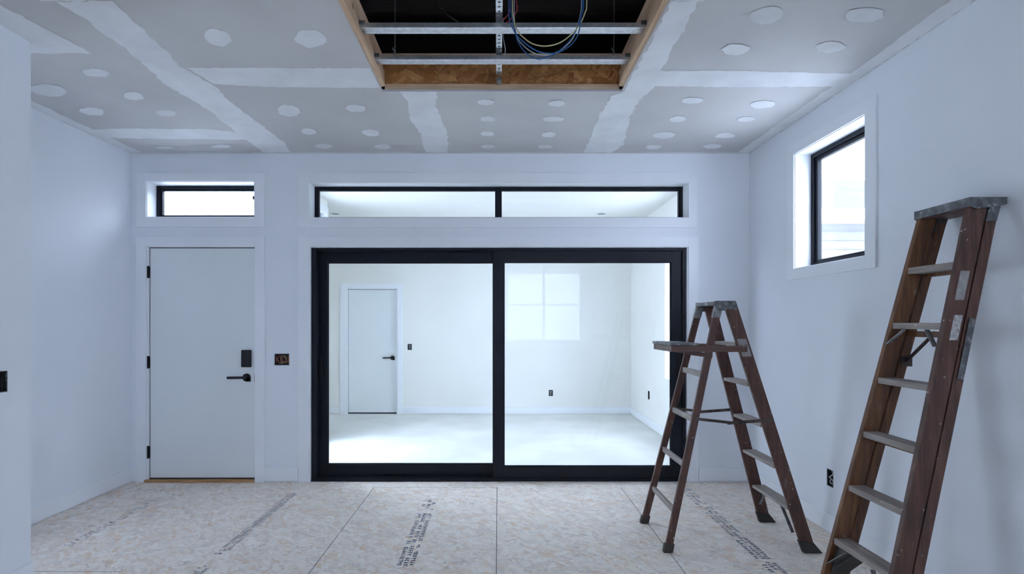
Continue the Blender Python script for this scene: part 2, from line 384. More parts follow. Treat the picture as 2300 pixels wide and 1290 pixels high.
# corner coats along the walls
coat([W(XR-.005, .2), W(XR-.005, YB-.005), W(XR-.13, YB-.02), W(XR-.12, 3.2), W(XR-.15, 2.2), W(XR-.12, .2)], amp=.010)
coat([W(XL+.005, 3.1), W(XL+.005, YB-.005), W(XL+.13, YB-.02), W(XL+.12, 3.9), W(XL+.12, 3.1)], amp=.010)
coat([W(XN+.002, .6), W(XN+.002, 3.02), W(XN+.13, 3.03), W(XN+.28, 3.14), W(XN+.17, 2.6), W(XN+.12, .6)], amp=.008)
coat([W(XL+.1, 3.02), W(XN+.25, 3.02), W(XN+.27, 3.13), W(XL+.1, 3.13)], amp=.008)
for (x0, x1) in ((-3.6, -2.7), (-2.5, -.85), (-.3, .7), (1.4, 2.45)):
    coat([W(x0, YB-.002), W(x1, YB-.002), W(x1-.03, YB-.05), W(x0+.04, YB-.045)], mi=2, amp=.004)
blobs = [(489, 84, 56, 42), (697, 86, 68, 42), (217, 163, 60, 20), (110, 202, 80, 28), (299, 215, 46, 19), (207, 250, 54, 19), (372, 254, 46, 14, 2), (648, 248, 54, 26), (799, 243, 46, 16),
         (693, 295, 34, 15), (833, 298, 40, 15), (727, 328, 38, 11), (860, 329, 36, 11), (1091, 229, 38, 14), (1250, 232, 38, 14), (1096, 267, 36, 12), (1243, 267, 48, 12), (1095, 300, 32, 11),
         (1233, 302, 34, 12), (1096, 329, 32, 9), (1225, 329, 34, 8), (1723, 34, 72, 40, 2), (1943, 33, 90, 34, 2), (1653, 110, 62, 26), (1865, 105, 64, 26, 2), (1557, 225, 50, 14), (1712, 234, 56, 18),
         (1523, 267, 35, 14), (1675, 267, 40, 11), (1492, 303, 50, 15), (1629, 304, 45, 12), (1467, 330, 36, 10), (1600, 328, 40, 10), (370, 331, 42, 6), (497, 328, 45, 8), (640, 12, 60, 20, 2)]
for q in blobs[:-1]:
    x, y, ww, hh = q[:4]; mi = q[4] if len(q) > 4 else 1
    tilt = (x-VX)/(VY-y)*-.0
    pts = []
    for a in range(18):
        an = 2*PI*a/18; rr = 1+random.uniform(-.13, .10)
        dy = math.sin(an)*hh/2*rr; dx = math.cos(an)*ww/2*rr + dy*(-(x-VX)/(VY-y))*.35
        pts.append(cpt(x+dx, min(y+dy, 343)))
    coat(pts, mi, amp=.003, step=.02)
ce.build('ceiling', ['paper', 'mud', 'thinmud'], kind='structure', recalc=False)

mb = MB(); slab_holes(mb, (XL-WT, XR+WT+.3), (-.05, ZC+.03), [T1, T2, D1, D2, BOX], lambda u, v, w: (u, YB+w, v), WT); mb.build('wall_back', 'wall', kind='structure')
WA = (3.13, 3.46, .70, 2.30)
mb = MB(); slab_holes(mb, (YN-.12, YB), (-.05, ZC+.02), [WA], lambda u, v, w: (XL-w, u, v), WT); mb.build('wall_left', 'wall', kind='structure')
LBOX = (2.765, 2.868, 1.213, 1.337)
mb = MB(); slab_holes(mb, (YF, YN), (-.05, ZC+.02), [LBOX], lambda u, v, w: (XN-w, u, v), .16)
mb.build('wall_left_front', 'wall', kind='structure')
mb = MB(); mb.box(XL-.01, XN-.155, YN-.11, YN, -.05, ZC+.02); mb.build('wall_left_return', 'wall', kind='structure')
WR = (3.388, 4.205, 2.08, 3.063); RBOX = (3.727, 3.80, .357, .488)
mb = MB(); slab_holes(mb, (YF, YB), (-.05, ZC+.02), [WR, RBOX], lambda u, v, w: (XR+w, u, v), WT); mb.build('wall_right', 'wall', kind='structure')
WF = (.20, 2.22, 1.12, 2.98)
mb = MB(); slab_holes(mb, (XL-WT, XR+WT), (-.05, ZC+.02), [WF], lambda u, v, w: (u, YF-w, v), WT); mb.build('wall_front', 'wall', kind='structure')
# attic space over the ceiling hatch
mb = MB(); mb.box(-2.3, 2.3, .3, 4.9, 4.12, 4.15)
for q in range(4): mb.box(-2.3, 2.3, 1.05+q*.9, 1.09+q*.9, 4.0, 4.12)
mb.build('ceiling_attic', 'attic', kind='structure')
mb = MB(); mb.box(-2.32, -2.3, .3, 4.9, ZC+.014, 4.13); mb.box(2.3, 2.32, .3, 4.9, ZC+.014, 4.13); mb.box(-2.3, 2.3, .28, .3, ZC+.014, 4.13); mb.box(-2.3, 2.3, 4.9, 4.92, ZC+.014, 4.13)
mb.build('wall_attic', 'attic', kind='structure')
# far room
FD = ((780-VX)/127.-.02, (891-VX)/127.+.02, -.01, EYE-(648-VY)/127.)
FB1 = ((915.5-VX)/127., (925-VX)/127., EYE-(786.5-VY)/127., EYE-(773-VY)/127.)
FB2 = ((1232.5-VX)/127., (1242-VX)/127., EYE-(890-VY)/127., EYE-(876.5-VY)/127.)
mb = MB(); slab_holes(mb, (FXL-.1, FXR+.2), (-.05, FZ+.05), [FD, FB1, FB2], lambda u, v, w: (u, FY+w, v), .15); mb.build('wall_far', 'farwall', kind='structure')
FW = (5.70, 6.86, .84, 2.95); FB3 = (7.60, 7.685, .42, .555)
mb = MB(); slab_holes(mb, (YO-.1, FY+.1), (-.05, FZ+.1), [FW, FB3], lambda u, v, w: (FXR+w, u, v), WT); mb.build('wall_far_right', 'farwall', kind='structure')
FL = (5.27, 6.70, .12, 3.12); FNX, FNY = -2.37, 6.80      # the far room widens into a nook beyond FNY
mb = MB(); slab_holes(mb, (YO-.005, FNY), (-.05, FZ+.05), [FL], lambda u, v, w: (FNX-w, u, v), .12); mb.build('wall_far_left', 'farwall', kind='structure')
mb = MB(); mb.box(FXL, FNX-.12, FNY-.12, FNY, -.05, FZ+.05); mb.box(FXL-.1, FXL, FNY-.12, FY+.1, -.05, FZ+.05); mb.build('wall_far_nook', 'farwall', kind='structure')
mb = MB(); mb.box(FNX-.12, FXR+.2, YO, FY+.15, -.06, -.002).box(FXL-.1, FNX-.12, FNY-.12, FY+.15, -.06, -.002); mb.build('floor_far', 'concrete', kind='structure')
mb = MB(); mb.box(FNX-.12, FXR+.2, YO-.005, FY+.15, FZ, FZ+.05).box(FXL-.1, FNX-.12, FNY-.12, FY+.15, FZ, FZ+.05); mb.build('ceiling_far', 'farwall', kind='structure')
# baseboards
BH = .145
def bb(name, *d): return box(name, 'trim', d, bevel=.002, kind='structure')
bb('baseboard_left', XL, XL+.015, YN+.001, YB, .015, BH)
bb('baseboard_left_front', XN, XN+.016, YF, YN+.002, .015, BH)
mb = MB(); mb.box(bx(595), bx(670), YB-.015, YB, .015, BH).box(XL+.015, bx(308), YB-.015, YB, .015, BH).box(bx(1569), XR-.015, YB-.015, YB, .015, BH)
mb.build('baseboard_back', 'trim', bevel=.002, kind='structure')
bb('baseboard_right', XR-.015, XR, YF, YB, .015, BH)
bb('baseboard_front', XN+.02, XR-.02, YF, YF+.015, .015, BH)
f7 = lambda px: (px-VX)/127.
mb = MB(); mb.box(FXL, f7(766), FY-.015, FY, .022, .13).box(f7(903), FXR-.015, FY-.015, FY, .022, .13); mb.build('baseboard_far', 'trim', kind='structure')
bb('baseboard_far_right', FXR-.015, FXR, YO, FY, .022, .13)

# ------------------------------------------------------------------ windows and doors
def casing(parent, x0, x1, z0, z1, ox0, ox1, oz0, oz1, to, floor_=False, t=.016):
    """flat casing boards round an opening, on the room face; to(u,w,v)"""
    mb = MB()
    def b(u0, u1, v0, v1):
        mb.hexa([to(u0, -t, v0), to(u1, -t, v0), to(u1, 0, v0), to(u0, 0, v0), to(u0, -t, v1), to(u1, -t, v1), to(u1, 0, v1), to(u0, 0, v1)])
    b(ox0, x0, oz0, oz1); b(x1, ox1, oz0, oz1); b(x0, x1, z1, oz1)
    if not floor_: b(x0, x1, oz0, z0)
    return mb.build('casing', 'trim', parent, bevel=.0015)
def ring(mb, u0, u1, v0, v1, wid, w0, w1, to):
    def b(a0, a1, c0, c1):
        mb.hexa([to(a0, w0, c0), to(a1, w0, c0), to(a1, w1, c0), to(a0, w1, c0), to(a0, w0, c1), to(a1, w0, c1), to(a1, w1, c1), to(a0, w1, c1)])
    b(u0, u0+wid, v0, v1); b(u1-wid, u1, v0, v1); b(u0+wid, u1-wid, v0, v0+wid); b(u0+wid, u1-wid, v1-wid, v1)
    return mb
def hexb(mb, u0, u1, w0, w1, v0, v1, to):
    return mb.hexa([to(u0, w0, v0), to(u1, w0, v0), to(u1, w1, v0), to(u0, w1, v0), to(u0, w0, v1), to(u1, w0, v1), to(u1, w1, v1), to(u0, w1, v1)])
toB = lambda u, w, v: (u, YB+w, v)
def fixed_window(name, op, co, to, loc, depth=.125, mull=(), fmat='black', hb=(), fw=.032, pw=.022):
    r = thing(name, loc, kind='structure')
    casing(r, *op, *co, to)
    u0, u1, v0, v1 = op
    ring(MB(), u0, u1, v0, v1, .006, -.004, depth, to).build('jamb', 'trim', r)
    fr_ = ring(MB(), u0+.006, u1-.006, v0+.004, v1-.006, fw, depth, depth+.035, to)
    ring(fr_, u0+.006+fw, u1-.006-fw, v0+fw, v1-.006-fw, pw, depth+.014, depth+.05, to)
    for m in mull: hexb(fr_, m-.035, m+.035, depth+.002, depth+.04, v0+.02, v1-.02, to)
    for h in hb: hexb(fr_, u0+.02, u1-.02, depth+.010, depth+.04, h-.02, h+.02, to)
    f = fr_.build('window_frame', fmat, r, bevel=.002)
    edges = [u0+.006+fw+pw-.004]+[x for m in mull for x in (m-.03, m+.03)]+[u1-.006-fw-pw+.004]
    for i in range(0, len(edges), 2):
        hexb(MB(), edges[i], edges[i+1], depth+.026, depth+.031, v0+fw+pw-.008, v1-.004-fw-pw+.002, to).build('pane', 'glass', f)
    return r
fixed_window('window_1', T1, (bx(309), bx(595), bz(510.5), bz(389)), toB, (T1[0], YB, T1[2]), depth=.128, fw=.034, pw=.02)
fixed_window('window_2', T2, (bx(671), bx(1565), bz(512), bz(389.5)), toB, (T2[0], YB, T2[2]), depth=.125, mull=(bx(1119.5),), fw=.02, pw=.02)
toR = lambda u, w, v: (XR+w, u, v)
fixed_window('window_3', WR, (WR[0]-.095, WR[1]+.09, WR[2]-.09, WR[3]+.09), toR, (XR, WR[0], WR[2]), depth=.13, fw=.038, pw=.03)
toF = lambda u, w, v: (u, YF-w, v)
fixed_window('window_4', WF, (WF[0]-.09, WF[1]+.09, WF[2]-.09, WF[3]+.09), toF, (WF[0], YF, WF[2]), depth=.09, mull=((WF[0]+WF[1])/2,), fmat='trim', hb=((WF[2]+WF[3])/2+.05,))
fixed_window('added_window_7', WA, (WA[0]-.08, WA[1]+.08, WA[2]-.09, WA[3]+.09), lambda u, w, v: (XL-w, u, v), (XL, WA[0], WA[2]), depth=.11)  # added window, hidden in the alcove, to light the right wall
toFR = lambda u, w, v: (FXR+w, u, v)
fixed_window('window_5', FW, (FW[0]-.09, FW[1]+.001, FW[2]-.0005, FW[3]+.09), toFR, (FXR, FW[0], FW[2]), depth=.10)
toFL = lambda u, w, v: (FNX-w, u, v)
fixed_window('added_window_6', FL, (FL[0]-.09, FL[1]+.09, FL[2]-.09, FL[3]+.09), toFL, (FNX, FL[0], FL[2]), depth=.06)  # unseen window, added and sized to throw light through the glass

def lever(parent, x, z, y, sc=1.0):
    h = MB(); n = 20
    pts = [(x+.041*sc*math.cos(2*PI*i/n), y, z+.041*sc*math.sin(2*PI*i/n)) for i in range(n)]
    h.prism(pts, (0, -.012, 0))
    h.box(x, x+.041*sc, y-.012, y, z-.041*sc, z)
    h.tube([(x, y-.01, z+.004), (x, y-.055, z+.004)], .013*sc, 12)
    h.bar((x+.012, y-.055, z+.004), (x-.172*sc, y-.055, z+.002), .013, .026*sc, (0, 1, 0))
    return h.build('door_handle', 'blackhw', parent, bevel=.0015)
# entry door
r = thing('door_1', (bx(330), YB, 0), kind='structure')
casing(r, *D1, bx(308), bx(595.5), .0, bz(533), toB, floor_=True)
mb = MB(); mb.box(D1[0], D1[0]+.020, YB-.004, YB+.12, .0, D1[3]).box(D1[1]-.004, D1[1], YB-.004, YB+.12, .0, D1[3]).box(D1[0]+.02, D1[1]-.004, YB-.004, YB+.12, D1[3]-.004, D1[3])
mb.box(D1[0]+.02, D1[0]+.035, YB+.06, YB+.12, .03, D1[3]-.004).box(D1[1]-.03, D1[1]-.004, YB+.06, YB+.12, .03, D1[3]-.004).box(D1[0]+.035, D1[1]-.03, YB+.06, YB+.12, D1[3]-.03, D1[3]-.004)
mb.build('door_frame', 'trim', r)
mb = MB(); q0, q1, q2 = D1[0]+.0195, D1[1]-.0035, D1[3]-.0035
mb.box(q0, bx(335.5)+.004, YB+.014, YB+.058, .03, q2).box(bx(571.1)-.001, q1, YB+.022, YB+.058, .03, q2).box(q0, q1, YB+.014, YB+.058, bz(557)-.004, q2); mb.build('gap_shade_strip', 'rubber', r)  # dark strips stand in for the shade in the door gaps
slab = box('door_slab', 'door', (bx(335.5)+.003, bx(571.1), YB+.008, YB+.052, .040, bz(557)-.003), r, .002)
for y0, y1 in ((598, 625), (800, 828), (1002, 1030)):
    hg = MB(); hg.tube([(bx(333.2), YB-.004, bz(y1)), (bx(333.2), YB-.004, bz(y0))], .009, 10); hg.box(bx(330.5), bx(336), YB-.002, YB+.006, bz(y1)+.004, bz(y0)-.004)
    hg.build('hinge', 'blackhw', r)
box('threshold', 'oak', (D1[0]-.01, D1[1], YB-.03, YB+.12, .0, .026), r, .003)
box('bottom_sweep', 'rubber', (D1[0]+.02, D1[1]-.004, YB+.012, YB+.05, .026, .039), r)
box('keypad_lock', 'blackhw', (bx(543.5), bx(564.5), YB-.022, YB+.008, bz(825), bz(786.5)), r, .006)
lever(r, bx(553.5), bz(848.5), YB+.008)
box('strike_plate', 'blackhw', (bx(571.8), bx(573.8), YB-.005, YB+.008, bz(859), bz(840)), r)
# sliding glass door
r = thing('door_2', (bx(695), YB, 0), kind='structure')
casing(r, *D2, bx(671), bx(1568), .0, bz(533), toB, floor_=True)
mb = MB(); mb.box(D2[0], D2[0]+.012, YB-.004, YB+.16, 0, D2[3]).box(D2[1]-.012, D2[1], YB-.004, YB+.16, 0, D2[3]).box(D2[0]+.012, D2[1]-.012, YB-.004, YB+.16, D2[3]-.006, D2[3]); mb.build('jamb', 'trim', r)
ox0, ox1, oz = bx(699), bx(1540.5), bz(557.5)
mb = MB(); mb.box(ox0, bx(709), YB+.012, YB+.16, .02, oz).box(bx(1534), ox1, YB+.012, YB+.16, .02, oz).box(bx(709), bx(1534), YB+.012, YB+.16, bz(563), oz)
mb.box(ox0, ox1, YB+.005, YB+.16, .003, .028).box(ox0, ox1, YB+.022, YB+.032, .028, .038).box(ox0, ox1, YB+.075, YB+.085, .028, .042)
mb.build('door_frame', 'black', r, bevel=.002)
def panel(name, x0, x1, z0, z1, gx0, gx1, gz0, gz1, y0, y1):
    mb = MB(); mb.box(x0, gx0, y0, y1, z0, z1).box(gx1, x1, y0, y1, z0, z1).box(gx0, gx1, y0, y1, z0, gz0).box(gx0, gx1, y0, y1, gz1, z1)
    m2 = .008
    mb.box(gx0, gx0+m2, y0+.014, y1-.01, gz0, gz1).box(gx1-m2, gx1, y0+.014, y1-.01, gz0, gz1).box(gx0, gx1, y0+.014, y1-.01, gz0, gz0+m2).box(gx0, gx1, y0+.014, y1-.01, gz1-m2, gz1)
    o = mb.build(name, 'black', r, bevel=.002)
    box('pane', 'glass', (gx0, gx1, y0+.020, y0+.026, gz0, gz1), o)
    return o
Y1, Y2 = YB+.030, YB+.090      # front (right) and rear (left) tracks
def px2(px, Y): return (px-VX)*Y/F
def pz2(py, Y): return EYE-(py-VY)*Y/F
lp = panel('sliding_panel', px2(709, Y2), px2(1121, Y2), .030, pz2(564.5, Y2), px2(735, Y2), px2(1108, Y2), pz2(1044, Y2), pz2(590, Y2), Y2, Y2+.045)
rp = panel('sliding_panel', px2(1107, Y1), px2(1534, Y1), .028, pz2(562, Y1), px2(1132, Y1), px2(1508, Y1), pz2(1049, Y1), pz2(589, Y1), Y1, Y1+.045)
mb = MB(); mb.box(px2(722.5, Y2), px2(725.5, Y2), Y2-.03, Y2-.018, pz2(859, Y2), pz2(802, Y2)).box(px2(717, Y2), px2(724, Y2), Y2-.02, Y2+.002, pz2(850, Y2), pz2(820, Y2)); mb.build('door_handle', 'blackhw', lp, bevel=.002)
box('handle_plate', 'blackhw', (px2(1521, Y1), px2(1528, Y1), Y1-.008, Y1, pz2(860, Y1), pz2(800, Y1)), rp, .002)
# far room door
r = thing('door_3', (FD[0], FY, 0), kind='structure')
toFar = lambda u, w, v: (u, FY+w, v)
casing(r, *FD, f7(764), f7(904), 0, EYE-(637-VY)/127., toFar, floor_=True)
mb = MB(); mb.box(FD[0], FD[0]+.02, FY-.003, FY+.14, 0, FD[3]).box(FD[1]-.02, FD[1], FY-.003, FY+.14, 0, FD[3]).box(FD[0]+.02, FD[1]-.02, FY-.003, FY+.14, FD[3]-.012, FD[3]); mb.build('door_frame', 'trim', r)
mb = MB(); mb.box(FD[0]+.019, FD[0]+.027, FY+.072, FY+.105, .02, FD[3]-.011).box(FD[1]-.022, FD[1]-.019, FY+.072, FY+.105, .02, FD[3]-.011).box(FD[0]+.02, FD[1]-.02, FY+.072, FY+.105, FD[3]-.019, FD[3]-.011); mb.build('gap_shade_strip', 'rubber', r)  # gap shade round the far slab, put in as dark strips
s7 = box('door_slab', 'door', (FD[0]+.026, FD[1]-.021, FY+.06, FY+.10, .025, FD[3]-.018), r)
box('bottom_gap', 'seam', (FD[0]+.02, FD[1]-.02, FY+.064, FY+.10, -.001, .024), r)
lever(r, FD[1]-.105, EYE-(804-VY)/127.-.005, FY+.06, .95)

portal((1.21, YF-.10, 2.05), (-PI/2, 0, 0), 2.0, 1.84)
portal((XR+.15, 3.8, 2.57), (0, PI/2, 0), .95, .8)
portal(((T1[0]+T1[1])/2, YB+.155, (T1[2]+T1[3])/2), (PI/2*-1*-1, 0, 0), 1.05, .34)
portal((FXR+.16, 6.18, 1.9), (0, PI/2, 0), 2.1, 1.36)
portal((FNX-.115, 5.975, 1.58), (0, -PI/2, 0), 2.85, 1.35)

portal((XL-.16, 3.295, 1.5), (0, -PI/2, 0), 1.6, .33)

# ------------------------------------------------------------------ electrical boxes in the walls
def ebox(op, to, label, loc, depth=.06):
    r_ = thing('electrical_box', loc, label, 'electrical box')
    u0, u1, v0, v1 = op; e = .002
    mb = ring(MB(), u0+e, u1-e, v0+e, v1-e, .004, .001, depth, to); hexb(mb, u0+e, u1-e, depth, depth+.004, v0+e, v1-e, to)
    mb.build('box_shell', 'boxin', r_); return r_
r = ebox(BOX, toB, 'black double electrical box stuffed with coiled coloured wires beside the entry door', (BOX[0], YB, BOX[2]))
cx, cz = (BOX[0]+BOX[1])/2, (BOX[2]+BOX[3])/2
def coil(cx, cz, ra, rb, y, turns, ph, wob=.004):
    return [(cx+ra*math.cos(ph+t*.35)+random.uniform(-wob, wob), y+.010*math.sin(t*.9+ph), cz+rb*math.sin(ph+t*.35)+random.uniform(-wob, wob)) for t in range(int(18*turns))]
MB().tube(spline(coil(cx+.008, cz, .030, .036, YB+.018, 1.3, .5, .003), 3), .0028, 6).build('wire', 'olive', r)
MB().tube(spline(coil(cx+.022, cz-.004, .036, .030, YB+.022, .9, 2.0, .003), 3), .0028, 6).build('wire', 'copper', r)
MB().tube(spline(coil(cx+.010, cz+.002, .020, .024, YB+.030, 1.0, 3.0, .004), 3), .003, 6).build('wire', 'red', r)
MB().tube(spline([(cx-.07, YB+.02, cz+.03), (cx-.052, YB+.015, cz+.012), (cx-.06, YB+.02, cz-.004), (cx-.042, YB+.014, cz-.012), (cx-.03, YB+.02, cz-.035), (cx, YB+.02, cz-.04)], 5), .0028, 6).build('wire', 'copper', r)
MB().tube(spline([(cx-.07, YB+.03, cz-.03), (cx-.055, YB+.02, cz+.0), (cx-.045, YB+.03, cz+.03), (cx-.02, YB+.03, cz+.045)], 5), .003, 6).build('wire', 'red', r)
MB().tube(spline([(cx+.05, YB+.03, cz-.04), (cx+.058, YB+.012, cz-.01), (cx+.062, YB+.016, cz+.02), (cx+.05, YB+.03, cz+.045)], 5), .003, 6).build('wire', 'copper', r)
r = ebox(LBOX, lambda u, w, v: (XN-w, u, v), 'black electrical box with torn drywall edges in the near wall', (XN, LBOX[0], LBOX[2]))
MB().tube(spline([(XN-.02, 2.85, 1.32), (XN-.012, 2.845, 1.30), (XN-.02, 2.85, 1.275), (XN-.01, 2.842, 1.25), (XN-.02, 2.85, 1.22)], 5), .004, 6).build('wire', 'blackc', r)
mb = MB()
for t in range(16):
    z = LBOX[2]+.004+t*.0075; a = random.uniform(.003, .012); mb.prism([(XN-.002, 2.868, z), (XN-.002, 2.868-a, z+.004), (XN-.002, 2.868, z+.0075)], (-.002, 0, 0))
mb.build('torn_paper', 'wall', r)
r = ebox(RBOX, toR, 'small electrical box with looped pale wire in the wall behind the ladders', (XR, RBOX[0], RBOX[2]))
yc, zc = (RBOX[0]+RBOX[1])/2, (RBOX[2]+RBOX[3])/2
MB().tube(spline([(XR+.02, yc+.01, zc+.055), (XR+.01, yc-.018, zc+.04), (XR+.012, yc+.0, zc+.018), (XR+.01, yc+.02, zc+.002), (XR+.012, yc-.012, zc-.014), (XR+.01, yc-.02, zc-.036), (XR+.014, yc+.012, zc-.042), (XR+.012, yc+.016, zc-.018)], 5), .0042, 6).build('wire', 'whitec', r)
MB().tube(spline([(XR+.03, yc-.025, zc+.05), (XR+.02, yc-.02, zc), (XR+.03, yc-.025, zc-.05)], 5), .003, 6).build('wire', 'olive', r)
for op, lb in ((FB1, 'small grey outlet box beside the far room door'), (FB2, 'small grey outlet box low on the far wall seen through the glass')):
    r = ebox(op, toFar, lb, (op[0], FY, op[2]))
    hexb(MB(), op[0]+.02, op[1]-.02, .012, .03, op[2]+.018, (op[2]+op[3])/2-.006, toFar).build('outlet', 'device', r)
    hexb(MB(), op[0]+.02, op[1]-.02, .012, .03, (op[2]+op[3])/2+.006, op[3]-.018, toFar).build('outlet', 'device', r)
r = ebox(FB3, toFR, 'narrow dark outlet box low on the side wall of the glazed room', (FXR, FB3[0], FB3[2]))
hexb(MB(), FB3[0]+.02, FB3[1]-.02, .02, .03, FB3[2]+.02, FB3[3]-.02, toFR).build('outlet', 'device', r)

# ------------------------------------------------------------------ recessed lights in the far room
def disc(mb, c, r0, r1, z0, z1, n=32):
    for i in range(n):
        a, b = 2*PI*i/n, 2*PI*(i+1)/n
        P = lambda rr, an, z: (c[0]+rr*math.cos(an), c[1]+rr*math.sin(an), z)
        if r0 > 0: mb.face([P(r0, a, z0), P(r1, a, z0), P(r1, b, z0), P(r0, b, z0)])
        else: mb.face([(c[0], c[1], z0), P(r1, a, z0), P(r1, b, z0)])
        mb.face([P(r1, a, z0), P(r1, a, z1), P(r1, b, z1), P(r1, b, z0)])
    return mb
for px, lb in ((753, 'recessed ceiling light seen through the long transom, above the far door side'), (1351, 'recessed ceiling light seen through the long transom, nearer the far corner')):
    Y = F*(FZ-EYE)/(VY-480); X = (px-VX)*Y/F
    r = thing('recessed_light', (X, Y, FZ), lb, 'ceiling light')
    disc(MB(), (X, Y), .062, .085, FZ-.006, FZ).build('trim_ring', 'trim', r); disc(MB(), (X, Y), 0, .063, FZ-.003, FZ).build('lens', 'lens', r)

# ------------------------------------------------------------------ ceiling hatch framing
Z0 = ZC+.0155
def board(name, mats, parts, label):
    mb = MB()
    for d in parts: mb.box(*d)
    o = mb.build(name, mats, bevel=.002); return tag(o, label, 'board')
r = thing('framing_joist', (HX0, HY0, Z0), 'pale pine joist with ledger along the side of the ceiling opening nearest the entry door', 'joist')
box('joist', 'lumber_y', (HX0-.075, HX0-.002, HY0, 3.70, Z0+.042, 3.625), r, .002)
box('doubler', 'lumber_y', (HX0-.002, HX0+.014, HY0, 3.66, Z0+.042, 3.50), r, .001)
box('ledger', 'lumber_y', (HX0-.04, HX0+.030, HY0, 3.60, Z0, Z0+.041), r, .003)
r = thing('framing_joist', (HX1, HY0, Z0), 'pale pine joist with ledger along the side of the ceiling opening nearest the ladders', 'joist')
box('joist', 'lumber_y', (HX1+.002, HX1+.075, HY0, 3.70, Z0+.042, 3.625), r, .002)
box('doubler', 'lumber_y', (HX1-.014, HX1+.002, HY0, 3.66, Z0+.042, 3.50), r, .001)
box('ledger', 'lumber_y', (HX1-.030, HX1+.04, HY0, 3.60, Z0, Z0+.041), r, .003)
r = thing('rim_joist', (0, HY1, Z0), 'orange strand board joist with pine flanges across the back of the ceiling opening', 'joist')
box('web', 'osb_hatch', (HX0, HX1, 3.666, 3.68, Z0+.04, 3.59), r)
box('bottom_flange', 'lumber_x', (HX0+.018, HX1-.018, HY1, 3.705, Z0, Z0+.040), r, .002)
box('top_flange', 'lumber_x', (HX0+.0, HX1-.0, HY1+.005, 3.705, 3.585, 3.625), r, .002)
# hat channels
def channel(Yc, zb, x0, x1, label):
    r_ = thing('furring_channel', ((x0+x1)/2, Yc, zb), label, 'metal channel', 'steel furring channels across the ceiling opening')
    prof = [(-.032, .022), (-.032, .020), (-.030, .002), (-.029, 0), (-.014, 0), (-.012, .003), (-.008, .003), (-.006, 0), (.006, 0), (.008, .003), (.012, .003), (.014, 0), (.029, 0), (.030, .002), (.032, .022)]
    mb = MB(); a = [mb.b.verts.new((x0, Yc+y, zb+z)) for y, z in prof]; b = [mb.b.verts.new((x1, Yc+y, zb+z)) for y, z in prof]
    for i in range(len(prof)-1): mb.b.faces.new((a[i], a[i+1], b[i+1], b[i]))
    for (ya, yb) in ((-.0335, -.0315), (.0315, .0335)): mb.box(x0+.004, x1-.004, Yc+ya, Yc+yb, zb+.001, zb+.03)
    mb.build('channel_body', 'zinc', r_)
    for sx in (x0, x1):
        d = .035 if sx == x0 else -.035
        box('end_clip', 'oldmetal', (min(sx, sx+d), max(sx, sx+d), Yc-.036, Yc+.036, zb+.018, zb+.042), r_)
    return r_
channel(3.018, 3.417, HX0+.012, HX1-.012, 'galvanised channel across the ceiling opening, the one nearer the camera')
channel(3.388, 3.422, HX0+.012, HX1-.012, 'galvanised channel across the ceiling opening, beside the strand board')
# perforated strap
mb = MB(); pitch = .041; n = 17; y = 1.0
def strap_z(y):
    base = 3.468
    if y > 3.42: base -= (y-3.42)*.20
    return base
rows = 0
while y < 3.58:
    c = (.006, y+pitch/2); hw = .0195
    outer = []; inner = []
    for i in range(16):
        an = 2*PI*i/16; ca, sa = math.cos(an), math.sin(an); sc_ = min(hw/abs(ca) if abs(ca) > 1e-6 else 9, (pitch/2)/abs(sa) if abs(sa) > 1e-6 else 9)
        outer.append((c[0]+ca*sc_, c[1]+sa*sc_)); inner.append((c[0]+ca*.0088, c[1]+sa*.0070))
    ov = [mb.b.verts.new((p[0], p[1], strap_z(p[1]))) for p in outer]; iv = [mb.b.verts.new((p[0], p[1], strap_z(p[1]))) for p in inner]
    for i in range(16):
        j = (i+1) % 16; mb.b.faces.new((ov[i], ov[j], iv[j], iv[i]))
    # corners of the rectangular cell
    for i, (sx, sy) in zip((2, 6, 10, 14), ((1, 1), (-1, 1), (-1, -1), (1, -1))):
        cc = mb.b.verts.new((c[0]+sx*hw, c[1]+sy*pitch/2, strap_z(c[1]+sy*pitch/2)))
        q = ov[i]; pr = ov[i-1]; nx = ov[(i+1) % 16]
        mb.b.faces.new((pr, cc, q)); mb.b.faces.new((q, cc, nx))
    y += pitch
bmesh.ops.remove_doubles(mb.b, verts=mb.b.verts[:], dist=.0002)
r = thing('perforated_strap', (0, 2.5, 3.45), 'perforated steel strap running lengthwise above the two metal channels', 'metal strap')
o = mb.build('strap', 'zinc', r); sm = o.modifiers.new('sheet', 'SOLIDIFY'); sm.thickness = .002
for yy, zz in ((2.955, 3.467), (3.33, 3.467)):
    mb = MB(); mb.box(-.0145, .0265, yy-.035, yy+.03, zz-.006, zz-.003); mb.box(-.0145, .0265, yy+.028, yy+.032, zz-.018, zz-.003); mb.tube([(.006, yy-.012, zz-.012), (.006, yy-.012, zz)], .007, 8)
    mb.build('clip', 'oldmetal', r)
box('end_tab', 'bar', (-.011, .023, 3.575, 3.640, 3.386, 3.412), r)
# hanger wires
for xx, lb in ((-.716, 'vertical hanger wire twisted round the rear channel, nearer the entry door side'), (.797, 'vertical hanger wire twisted round the rear channel, nearer the window side')):
    r = thing('hanger_wire', (xx, 3.385, 3.44), lb, 'wire')
    MB().tube([(xx, 3.385, 3.452), (xx+.003, 3.385, 3.6), (xx+.004, 3.38, 4.1)], .0028, 6).build('wire', 'bar', r)
    pts = [(xx+.006*math.cos(t*1.1), 3.385+.006*math.sin(t*1.1), 3.448+t*.0021) for t in range(26)]
    mb = MB().tube(pts, .0034, 6); mb.tube([(xx, 3.385, 3.50), (xx-.014, 3.38, 3.508), (xx-.012, 3.38, 3.517)], .003, 6); mb.build('twist', 'bar', r)
